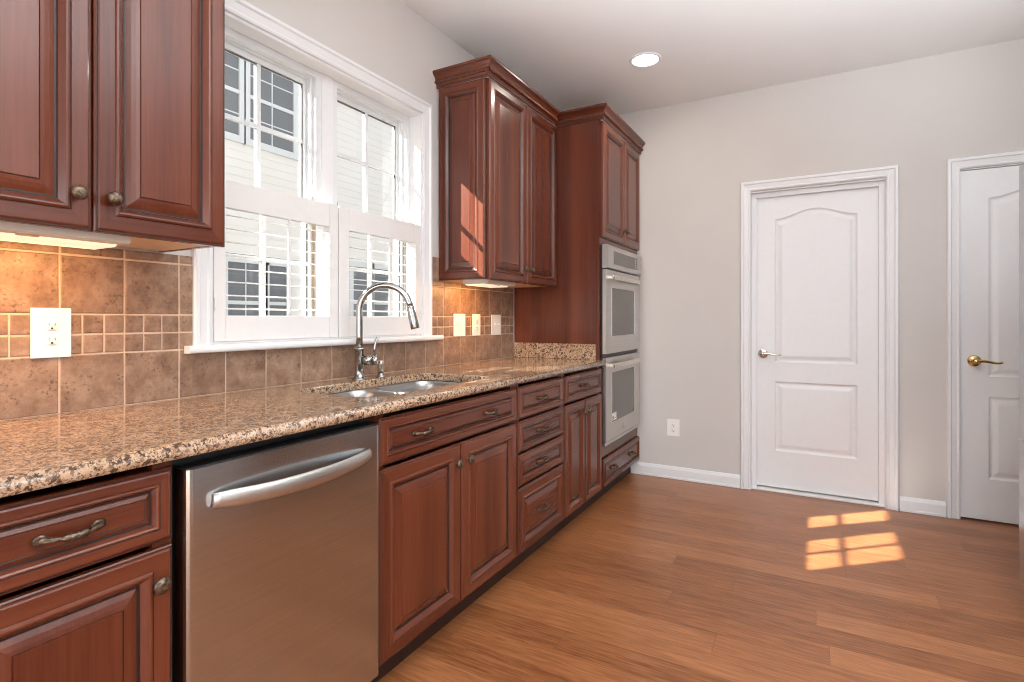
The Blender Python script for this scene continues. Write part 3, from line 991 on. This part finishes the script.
tube(bm, [end - dirn * 0.002, end + dirn * 0.004, end + dirn * 0.010, end + dirn * 0.060, end + dirn * 0.092, end + dirn * 0.098], [0.0140, 0.0165, 0.0165, 0.0180, 0.0190, 0.0172], 18)
h = obj('spray_head', bm, 'chrome', t)
bm = new_bm()
side = Vector((0, 0, 1)).cross(dv)
c0 = end + dirn * 0.020 - dv * 0.0175; c1 = end + dirn * 0.055 - dv * 0.0195
tube(bm, [c0, (c0 + c1) / 2, c1], [0.004, 0.0062, 0.004], 8)
obj('spray_button', bm, 'plate', h)
bm = new_bm()
v0 = Vector((FXB, FYB, 0.994)); lv = Vector((0.80, 0.60, 0))
tube(bm, [v0 + lv * 0.015, v0 + lv * 0.054], 0.0205, 20)
tube(bm, [v0 + lv * 0.055, v0 + lv * 0.073, v0 + lv * 0.0755], [0.0215, 0.0215, 0.019], 20)
hd = obj('valve', bm, 'chrome', t)
bm = new_bm()
l0 = v0 + lv * 0.063 + Vector((0, 0, 0.020))
tube(bm, [l0, l0 + Vector((0.000, 0, 0.03)), l0 + lv * 0.004 + Vector((0, 0, 0.055)), l0 + lv * 0.012 + Vector((0, 0, 0.078))], [0.0055, 0.005, 0.0050, 0.0055], 10, flat=(1, 0.6, tuple(lv)))
obj('lever', bm, 'chrome', hd)

t = thing('soap_dispenser', (0.126, 1.792, 0.914), 'small metal capped cylinder standing on the counter right of the faucet', 'dispenser')
bm = new_bm()
lathe(bm, [(0.0, 0.0), (0.021, 0.0), (0.021, 0.004), (0.015, 0.008), (0.0135, 0.012), (0.0135, 0.020), (0.0, 0.0202)], (0.126, 1.792, 0.9142), (0, 0, 1))
obj('base', bm, 'chrome', t)
bm = new_bm()
lathe(bm, [(0.0, 0.0), (0.0145, 0.0), (0.0145, 0.050), (0.0135, 0.053), (0.0, 0.0535)], (0.126, 1.792, 0.9345), (0, 0, 1))
obj('cap', bm, 'nickel', t)

# ------------------------------------------------------------------ tiled backsplash: tiles laid on a grout bed, one mesh
TP = 0.1575; TY = 0.680
def tiles():
    bm = new_bm()
    xg, xt = 0.0072, 0.0098
    regions = [(0.262, 1.0375, 0.9145, 1.3740), (1.0377, 2.2975, 0.9145, 1.057), (2.2977, 3.198, 0.9145, 1.3738), (2.2985, 2.3800, 1.3738, 1.503)]
    def cells():
        ks = range(-4, 18)
        for k in ks:
            a = TY + TP * k
            yield (a, a + TP, 0.9145, 1.0715)
            for r in range(2):
                for c in range(3):
                    yield (a + c * TP / 3, a + (c + 1) * TP / 3, 1.0715 + r * 0.0558, 1.0715 + (r + 1) * 0.0558)
            yield (a, a + TP, 1.1831, 1.3455)
            yield (a, a + TP, 1.3455, 1.503)
    for ry0, ry1, rz0, rz1 in regions:
        box(bm, 0.001, xg, ry0, ry1, rz0, rz1, 1)
        for a, b, z0, z1 in cells():
            a2, b2, z02, z12 = max(a + 0.0026, ry0), min(b - 0.0026, ry1), max(z0 + 0.0026, rz0), min(z1 - 0.0026, rz1)
            if b2 - a2 < 0.004 or z12 - z02 < 0.004: continue
            j = lambda: random.uniform(-0.0006, 0.0006)
            e = 0.0022
            x = xt + random.uniform(-0.0003, 0.0003)
            P = [(a2 + j(), z02 + j()), (b2 + j(), z02 + j()), (b2 + j(), z12 + j()), (a2 + j(), z12 + j())]
            Q = [(P[0][0] + e, P[0][1] + e), (P[1][0] - e, P[1][1] + e), (P[2][0] - e, P[2][1] - e), (P[3][0] + e, P[3][1] - e)]
            vb = [bm.verts.new((xg - 0.001, *p)) for p in P]; vm = [bm.verts.new((x - 0.0012, *p)) for p in P]; vt = [bm.verts.new((x, *p)) for p in Q]
            for s in range(4):
                bm.faces.new((vb[s], vb[(s + 1) % 4], vm[(s + 1) % 4], vm[s])); bm.faces.new((vm[s], vm[(s + 1) % 4], vt[(s + 1) % 4], vt[s]))
            bm.faces.new(vt)
    return bm
tag(obj('tile_backsplash', tiles(), ['tile', 'grout']), 'brown tumbled stone tile backsplash with a band of small square tiles', 'backsplash')

# ------------------------------------------------------------------ upper cabinets
UX = 0.325; UF = 0.305
UZ0, UZ1 = 1.3745, 2.418
def upper_body(t, y0, y1):
    bm = new_bm()
    box(bm, 0.002, UF - 0.02, y0, y0 + 0.016, UZ0 + 0.004, UZ1); box(bm, 0.002, UF - 0.02, y1 - 0.016, y1, UZ0 + 0.004, UZ1)
    box(bm, 0.002, UF - 0.02, y0 + 0.016, y1 - 0.016, UZ1 - 0.016, UZ1)
    box(bm, 0.002, 0.012, y0 + 0.016, y1 - 0.016, UZ0 + 0.018, UZ1 - 0.016)
    obj('carcass', bm, 'cherry_v', t)
    bm = new_bm(); box(bm, 0.0122, UF - 0.0205, y0 + 0.0162, y1 - 0.0162, UZ0 + 0.0055, UZ0 + 0.0175); obj('bottom_panel', bm, 'maple', t)
    bm = new_bm()
    x0, x1 = UF - 0.0195, UF - 0.0005
    box(bm, x0, x1, y0, y0 + 0.036, UZ0 + 0.002, UZ1, 1); box(bm, x0, x1, y1 - 0.036, y1, UZ0 + 0.002, UZ1, 1)
    box(bm, x0, x1, y0 + 0.036, y1 - 0.036, UZ0 + 0.002, UZ0 + 0.036, 0); box(bm, x0, x1, y0 + 0.036, y1 - 0.036, UZ1 - 0.05, UZ1, 0)
    obj('face_frame', bm, ['cherry_h', 'cherry_v'], t)
t = thing('wall_cabinet', (0.16, 0.62, UZ0), 'cherry wall cabinet with two knobbed doors hanging left of the window', 'cabinet')
upper_body(t, 0.300, 0.953)
cab_door(t, 0.304, 0.6225, UZ0, 2.414, UX, (0.589, 1.455), 0.97)
cab_door(t, 0.627, 0.949, UZ0, 2.414, UX, (0.661, 1.455), 0.97)
crown(t, [(0.0, 0.296), (UX, 0.296), (UX, 0.957), (0.0, 0.957)], [(0, -1), (1, 0), (0, 1)], 2.4125)

t = thing('wall_cabinet', (0.16, 2.79, UZ0), 'cherry wall cabinet with sunlit panelled side hanging between the window and ovens', 'cabinet')
upper_body(t, 2.3805, 3.2205)
cab_door(t, 2.384, 2.793, UZ0, 2.414, UX, (2.752, 1.455), 0.97)
cab_door(t, 2.7985, 3.216, UZ0, 2.414, UX, (2.838, 1.455), 0.97)
# applied raised panel on the window side
bm = new_bm()
mp = lambda u, v, d: (u, 2.380 - d * 0.85, v)
nest(bm, mp, 0.010, 0.303, UZ0 + 0.004, 2.414, DOOR_P, 0.9, cap=False, back=True)
sp = obj('side_panel', bm, ['cherry_x', 'cherry_v', 'glaze'], t)
bm = new_bm()
nest(bm, mp, 0.010, 0.303, UZ0 + 0.004, 2.414, DOOR_IN, 0.9)
obj('raised_panel', bm, ['cherry_v', 'cherry_v', 'glaze'], sp)
crown(t, [(0.0, 2.364), (UX, 2.364), (UX, 3.168)], [(0, -1), (1, 0)], 2.4125)

# ------------------------------------------------------------------ tall oven cabinet
TY0, TY1 = 3.222, 4.050
t = thing('oven_cabinet', (0.3, 3.64, 0), 'tall cherry cabinet housing the double wall oven at the back wall corner', 'cabinet')
bm = new_bm()
box(bm, 0.003, FR - 0.02, TY0, TY0 + 0.018, 0.100, UZ1); box(bm, 0.003, FR - 0.02, TY1 - 0.018, TY1, 0.100, UZ1)
box(bm, 0.003, FR - 0.02, TY0 + 0.018, TY1 - 0.018, UZ1 - 0.018, UZ1)
box(bm, 0.003, FR - 0.02, TY0 + 0.018, TY1 - 0.018, 0.330, 0.348); box(bm, 0.003, FR - 0.02, TY0 + 0.018, TY1 - 0.018, 1.655, 1.673)
box(bm, 0.003, FR - 0.02, TY0 + 0.018, TY1 - 0.018, 0.100, 0.118)
obj('carcass', bm, 'cherry_v', t)
bm = new_bm()
x0, x1 = FR - 0.0195, FR - 0.0005
box(bm, x0, x1, TY0, TY0 + 0.020, 0.100, UZ1, 1); box(bm, x0, x1, TY1 - 0.078, TY1, 0.100, UZ1, 1)
for z0, z1 in ((0.100, 0.120), (0.290, 0.366), (1.640, 1.690), (2.36, UZ1)): box(bm, x0, x1, TY0 + 0.020, TY1 - 0.078, z0, z1, 0)
obj('face_frame', bm, ['cherry_h', 'cherry_v'], t)
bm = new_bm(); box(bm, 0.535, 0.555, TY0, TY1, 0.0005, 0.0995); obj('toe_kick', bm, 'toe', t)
cab_door(t, 3.245, 3.668, 1.684, 2.414, FX, (3.640, 1.776), 0.95)
cab_door(t, 3.6735, 4.044, 1.684, 2.414, FX, (3.703, 1.776), 0.95)
cab_drawer(t, 3.245, 4.044, 0.108, 0.285, FX, [3.445, 3.850], 'draw', 0.95)
crown(t, [(0.31, TY0), (FX, TY0), (FX, TY1)], [(0, -1), (1, 0)], 2.4125)

# ------------------------------------------------------------------ double wall oven
t = thing('double_wall_oven', (0.62, 3.6, 0.37), 'stainless steel double wall oven built into the tall cherry cabinet', 'oven')
OY0, OY1 = 3.243, 3.970
bm = new_bm()
box(bm, 0.08, 0.608, 3.262, 3.952, 0.372, 1.632)
box(bm, 0.6105, 0.622, OY0 + 0.002, OY1 - 0.002, 0.368, 1.638)
obj('housing', bm, 'black', t)
bm = new_bm()
cp = [(0.6225, 1.490), (0.652, 1.490), (0.660, 1.496), (0.662, 1.505), (0.662, 1.622), (0.660, 1.632), (0.652, 1.638), (0.6225, 1.638)]
prism(bm, cp, 1, OY0 - 0.004, OY1 + 0.002)
c = obj('control_panel', bm, 'steel_oven', t)
bm = new_bm(); box(bm, 0.6622, 0.6635, 3.345, 3.860, 1.520, 1.604, bev=0.0005); s = obj('display', bm, 'ovenglass', c)
for r in range(4):
    bm = new_bm(); box(bm, 0.6636, 0.6642, 3.815, 3.830, 1.530 + r * 0.017, 1.540 + r * 0.017); obj('button', bm, 'nickel', s)
def oven_door(z0, z1, wz0, wz1, hz):
    bm = new_bm()
    x0, x1 = 0.6225, 0.645
    wy0, wy1 = 3.352, 3.866
    box(bm, x0, x1, OY0, wy0, z0, z1); box(bm, x0, x1, wy1, OY1, z0, z1); box(bm, x0, x1, wy0, wy1, z0, wz0); box(bm, x0, x1, wy0, wy1, wz1, z1)
    d = obj('door', bm, 'steel_oven', t)
    bm = new_bm()
    frame_ring(bm, wy0, wy1, wz0, wz1, 0.006, 0.640, 0.6462)
    obj('window_bezel', bm, 'steel_oven', d)
    bm = new_bm(); box(bm, 0.630, 0.642, wy0 + 0.006, wy1 - 0.006, wz0 + 0.006, wz1 - 0.006); obj('window', bm, 'ovenglass', d)
    bm = new_bm()
    pts = []; rad = []
    for k in range(25):
        s = -1 + 2 * k / 24; a = abs(s)
        pts.append((0.672 + 0.012 * (1 - a * a), 3.605 + 0.305 * s, hz)); rad.append(0.0165 * max(0.6, min(1, (1.03 - a) * 14)))
    tube(bm, pts, rad, 14, flat=(1.0, 0.5, (0, 0, 1)))
    for s in (-1, 1): box(bm, 0.6448, 0.674, 3.605 + s * 0.292 - 0.008, 3.605 + s * 0.292 + 0.008, hz - 0.010, hz + 0.010, bev=0.002)
    obj('handle', bm, 'trim' if False else 'nickel', d)
    return d
oven_door(0.950, 1.482, 1.055, 1.376, 1.434)
ld = oven_door(0.398, 0.924, 0.500, 0.832, 0.874)
bm = new_bm()
lathe(bm, [(0.0, 0.0), (0.014, 0.0), (0.014, 0.002), (0.011, 0.003), (0.0, 0.003)], (0.6452, 3.607, 0.446), (1, 0, 0), 24)
for v in bm.verts: v.co.y = 3.607 + (v.co.y - 3.607) * 1.9
obj('badge', bm, 'nickel', ld)
bm = new_bm(); box(bm, 0.6422, 0.6428, 3.366, 3.455, 0.512, 0.560); box(bm, 0.6429, 0.6432, 3.375, 3.395, 0.517, 0.540, 1); box(bm, 0.6429, 0.6432, 3.405, 3.440, 0.522, 0.526, 1)
obj('sticker', bm, ['plate', 'slot'], ld)
bm = new_bm(); box(bm, 0.6225, 0.640, OY0, OY1, 0.370, 0.392, bev=0.002); obj('vent_trim', bm, 'steel_oven', t)

# ------------------------------------------------------------------ under cabinet lights
def uc_light(y0, y1, label, power):
    t = thing('undercabinet_light', (0.2, (y0 + y1) / 2, 1.35), label, 'light', 'under cabinet lights')
    bm = new_bm()
    pr = [(0.125, 1.3795), (0.125, 1.358), (0.277, 1.358), (0.283, 1.362), (0.283, 1.3795)]
    prism(bm, pr, 1, y0, y1)
    obj('housing', bm, 'ivory', t)
    bm = new_bm()
    prism(bm, [(0.130, 1.3575), (0.136, 1.352), (0.240, 1.352), (0.250, 1.3575)], 1, y0 + 0.015, y1 - 0.015)
    obj('lens', bm, 'ucl', t)
    bm = new_bm(); box(bm, 0.252, 0.262, (y0 + y1) / 2 - 0.02, (y0 + y1) / 2 + 0.02, 1.3545, 1.3578); obj('switch', bm, 'maple', t)
    l = lamp('undercabinet_glow', 'AREA', (0, 0, 0), (-0.75, 0, -1), power, (1.0, 0.50, 0.17), shape='RECTANGLE', size=0.05, size_y=y1 - y0 - 0.05)
    l.parent = t
    l.location = (0.16 - 0.2, 0, 1.3500 - 1.35)
    l.rotation_euler = (0, math.radians(22), 0)
    return t
uc_light(0.330, 0.722, 'white strip light glowing under the wall cabinet left of the window', 3.6)
uc_light(2.425, 2.720, 'white strip light glowing under the wall cabinet between window and ovens', 2.9)

# ------------------------------------------------------------------ wall plates
def plate_thing(name, y0, y1, z0, z1, kinds, label, cat):
    """plate on the left wall tiles (facing +x); kinds per gang"""
    xs = 0.0103
    t = thing(name, (xs, (y0 + y1) / 2, (z0 + z1) / 2), label, cat, 'wall plates on the backsplash')
    bm = new_bm(); box(bm, xs, xs + 0.006, y0, y1, z0, z1, bev=0.0025); obj('cover_plate', bm, 'plate', t)
    build_gangs(t, kinds, y0, y1, z0, z1, lambda u, v, d: (xs + 0.006 + d, u, v))
    return t
def build_gangs(t, kinds, u0, u1, z0, z1, mp):
    zc = (z0 + z1) / 2; n = len(kinds)
    def pbox(bm, a0, a1, b0, b1, d0, d1):
        p, q = Vector(mp(a0, b0, d0)), Vector(mp(a1, b1, d1))
        box(bm, min(p.x, q.x), max(p.x, q.x), min(p.y, q.y), max(p.y, q.y), min(p.z, q.z), max(p.z, q.z))
    for i, kd in enumerate(kinds):
        uc = (u0 + u1) / 2 + (i - (n - 1) / 2) * 0.046
        if kd == 'duplex':
            for s in (-1, 1):
                bm = new_bm(); cz = zc + s * 0.0195
                ax = Vector(mp(0, 0, 1)) - Vector(mp(0, 0, 0))
                lathe(bm, [(0.0, 0.0), (0.0165, 0.0), (0.0165, 0.0012), (0.015, 0.0020), (0.0, 0.0020)], mp(uc, cz, 0), ax, 20)
                for v in bm.verts: v.co.z = cz + max(-0.0135, min(0.0135, v.co.z - cz))
                r = obj('receptacle', bm, 'plate', t)
                bm = new_bm()
                pbox(bm, uc - 0.0075, uc - 0.0055, cz - 0.001, cz + 0.008, 0.0020, 0.0024); pbox(bm, uc + 0.0055, uc + 0.0075, cz - 0.001, cz + 0.007, 0.0020, 0.0024)
                pbox(bm, uc - 0.0022, uc + 0.0022, cz - 0.0095, cz - 0.0050, 0.0020, 0.0024)
                obj('slots', bm, 'slot', r)
        else:
            bm = new_bm(); pbox(bm, uc - 0.005, uc + 0.005, zc - 0.012, zc + 0.012, 0.0, 0.001); pbox(bm, uc - 0.0035, uc + 0.0035, zc + 0.001, zc + 0.009, 0.001, 0.011)
            obj('toggle', bm, 'plate', t)
plate_thing('wall_outlet', 0.616, 0.704, 1.067, 1.199, ['duplex'], 'white duplex outlet on the backsplash below the left wall cabinet', 'outlet')
plate_thing('light_switch', 2.498, 2.611, 1.071, 1.199, ['toggle', 'toggle'], 'white two toggle switch plate nearest the window on the right tiles', 'switch')
plate_thing('wall_outlet', 2.689, 2.774, 1.070, 1.199, ['duplex'], 'white duplex outlet between two switch plates on the right tiles', 'outlet')
plate_thing('light_switch', 2.904, 3.017, 1.068, 1.197, ['toggle', 'toggle'], 'white two toggle switch plate nearest the oven cabinet', 'switch')
t = thing('wall_outlet', (0.877, YB - 0.002, 0.372), 'white duplex outlet low on the back wall left of the door', 'outlet')
bm = new_bm(); box(bm, 0.832, 0.922, YB - 0.0065, YB - 0.0005, 0.310, 0.434, bev=0.0025); obj('cover_plate', bm, 'plate', t)
build_gangs(t, ['duplex'], 0.832, 0.922, 0.310, 0.434, lambda u, v, d: (u, YB - 0.0065 - d, v))

# ------------------------------------------------------------------ recessed downlights
def downlight(x, y, label, power):
    t = thing('recessed_downlight', (x, y, CEIL), label, 'light', 'recessed ceiling lights')
    bm = new_bm()
    lathe(bm, [(0.078, 0.0), (0.080, 0.006), (0.090, 0.006), (0.096, 0.003), (0.097, 0.0003)], (x, y, CEIL - 0.0), (0, 0, -1), 40)
    obj('trim_ring', bm, 'trim', t)
    bm = new_bm()
    lathe(bm, [(0.0785, 0.0005), (0.077, 0.004), (0.0, 0.009)], (x, y, CEIL), (0, 0, -1), 40)
    obj('lens', bm, 'bulb', t)
    l = lamp('downlight_glow', 'AREA', (0, 0, 0), (0, 0, -1), power, (1.0, 0.90, 0.78), shape='DISK', size=0.15)
    l.parent = t; l.location = (0, 0, -0.012)
    return t
downlight(0.886, 3.269, 'round lit recessed downlight in the ceiling above the oven cabinet', 4.5)

# ------------------------------------------------------------------ refrigerator (its near edge shows at the right)
t = thing('refrigerator', (3.0, 2.5, 0), 'stainless steel refrigerator at the right edge before the brass-levered door', 'refrigerator')
bm = new_bm(); box(bm, 2.625, 3.42, 2.06, 3.004, 0.03, 1.785, bev=0.004); obj('cabinet', bm, 'dial', t)
def fridge_door(y0, y1, z0, z1, nm):
    bm = new_bm()
    r = 0.022
    pr = [(2.618, y0), (2.618, y1)] 
    pts = [(2.618, y0 + 0.0), (2.618, y1)]
    n = 6
    for k in range(n + 1):
        a = math.radians(90 * k / n)
        pts.append((2.522 + r - r * math.sin(a), y1 - r + r * math.cos(a)))
    for k in range(n + 1):
        a = math.radians(90 * k / n)
        pts.append((2.522 + r - r * math.cos(a), y0 + r - r * math.sin(a)))
    prism(bm, pts, 2, z0, z1)
    return obj(nm, bm, 'steel', t)
for y0, y1, hy in ((2.062, 2.505, 2.46), (2.511, 3.002, 2.556)):
    d = fridge_door(y0, y1, 0.68, 1.80, 'door')
    bm = new_bm(); tube(bm, [(2.522, hy, 0.86), (2.477, hy, 0.87), (2.464, hy, 0.90), (2.464, hy, 1.60), (2.477, hy, 1.63), (2.522, hy, 1.64)], 0.011, 12); obj('handle', bm, 'steel_oven', d)
d = fridge_door(2.062, 3.002, 0.10, 0.672, 'freezer_drawer')
bm = new_bm(); tube(bm, [(2.522, 2.16, 0.60), (2.50, 2.17, 0.60), (2.464, 2.20, 0.60), (2.464, 2.62, 0.60), (2.477, 2.65, 0.60), (2.522, 2.66, 0.60)], 0.011, 12); obj('handle', bm, 'steel_oven', d)
bm = new_bm(); box(bm, 2.575, 2.62, 2.08, 2.94, 0.025, 0.092, bev=0.003)
for k in range(4): box(bm, 2.570, 2.576, 2.09, 2.93, 0.034 + 0.014 * k, 0.040 + 0.014 * k)
obj('toe_grille', bm, 'dial', t)
for x in (2.66, 3.36):
    for y in (2.10, 2.915):
        bm = new_bm(); lathe(bm, [(0.0, 0.0005), (0.018, 0.0005), (0.018, 0.012), (0.008, 0.014), (0.008, 0.034), (0.0, 0.0345)], (x, y, 0.0), (0, 0, 1), 14)
        obj('foot', bm, 'black', t)

# ------------------------------------------------------------------ outside: ground and the neighbouring house
bm = new_bm(); box(bm, -30, -0.17, -20, 30, -0.7, -0.6); struct('ground', bm, 'gravel')
NX = -5.0
t = thing('neighbor_house', (NX, 5.0, -0.6), 'cream sided house with white framed windows seen through the kitchen window', 'house')
bm = new_bm()
# lapped siding: each course leans out at its bottom
z = -0.6
while z < 5.3:
    prism(bm, [(NX - 0.02, z), (NX + 0.010, z), (NX + 0.003, z + 0.112), (NX - 0.02, z + 0.112)], 1, -4.0, 13.0)
    z += 0.112
box(bm, NX - 5.0, NX - 0.02, -4.0, 13.0, -0.6, 5.33)
obj('siding_wall', bm, 'siding', t)
def house_window(y0, y1, z0, z1, cols=2):
    bm = new_bm(); frame_ring(bm, y0 - 0.09, y1 + 0.09, z0 - 0.09, z1 + 0.09, 0.09, NX, NX + 0.045)
    w = obj('window', bm, 'vinyl', t)
    zm = (z0 + z1) / 2
    bm = new_bm(); box(bm, NX + 0.017, NX + 0.022, y0, y1, z0, z1); obj('pane', bm, 'darkglass', w)
    bm = new_bm()
    box(bm, NX + 0.0225, NX + 0.04, y0, y1, zm - 0.025, zm + 0.025)
    for k in range(1, cols): 
        yy = y0 + (y1 - y0) * k / cols
        box(bm, NX + 0.0225, NX + 0.030, yy - 0.008, yy + 0.008, z0, z1)
    for zz in ((z0 + zm) / 2, (z1 + zm) / 2): box(bm, NX + 0.0225, NX + 0.030, y0, y1, zz - 0.008, zz + 0.008)
    obj('grille', bm, 'vinyl', w)
house_window(3.86, 4.563, 3.63, 4.80)
house_window(4.722, 5.43, 3.63, 4.80)
house_window(4.40, 4.93, 0.85, 1.93)
house_window(4.99, 5.31, 0.85, 1.93, 1)
house_window(6.62, 7.02, 0.85, 2.05, 1)
house_window(7.09, 7.48, 0.85, 2.05, 1)
bm = new_bm(); prism(bm, [(NX - 5.4, 5.34), (NX + 0.35, 5.34), (NX + 0.35, 5.46), (NX - 2.5, 6.2), (NX - 5.4, 5.46)], 1, -4.3, 13.3); obj('roof', bm, 'roof', t)
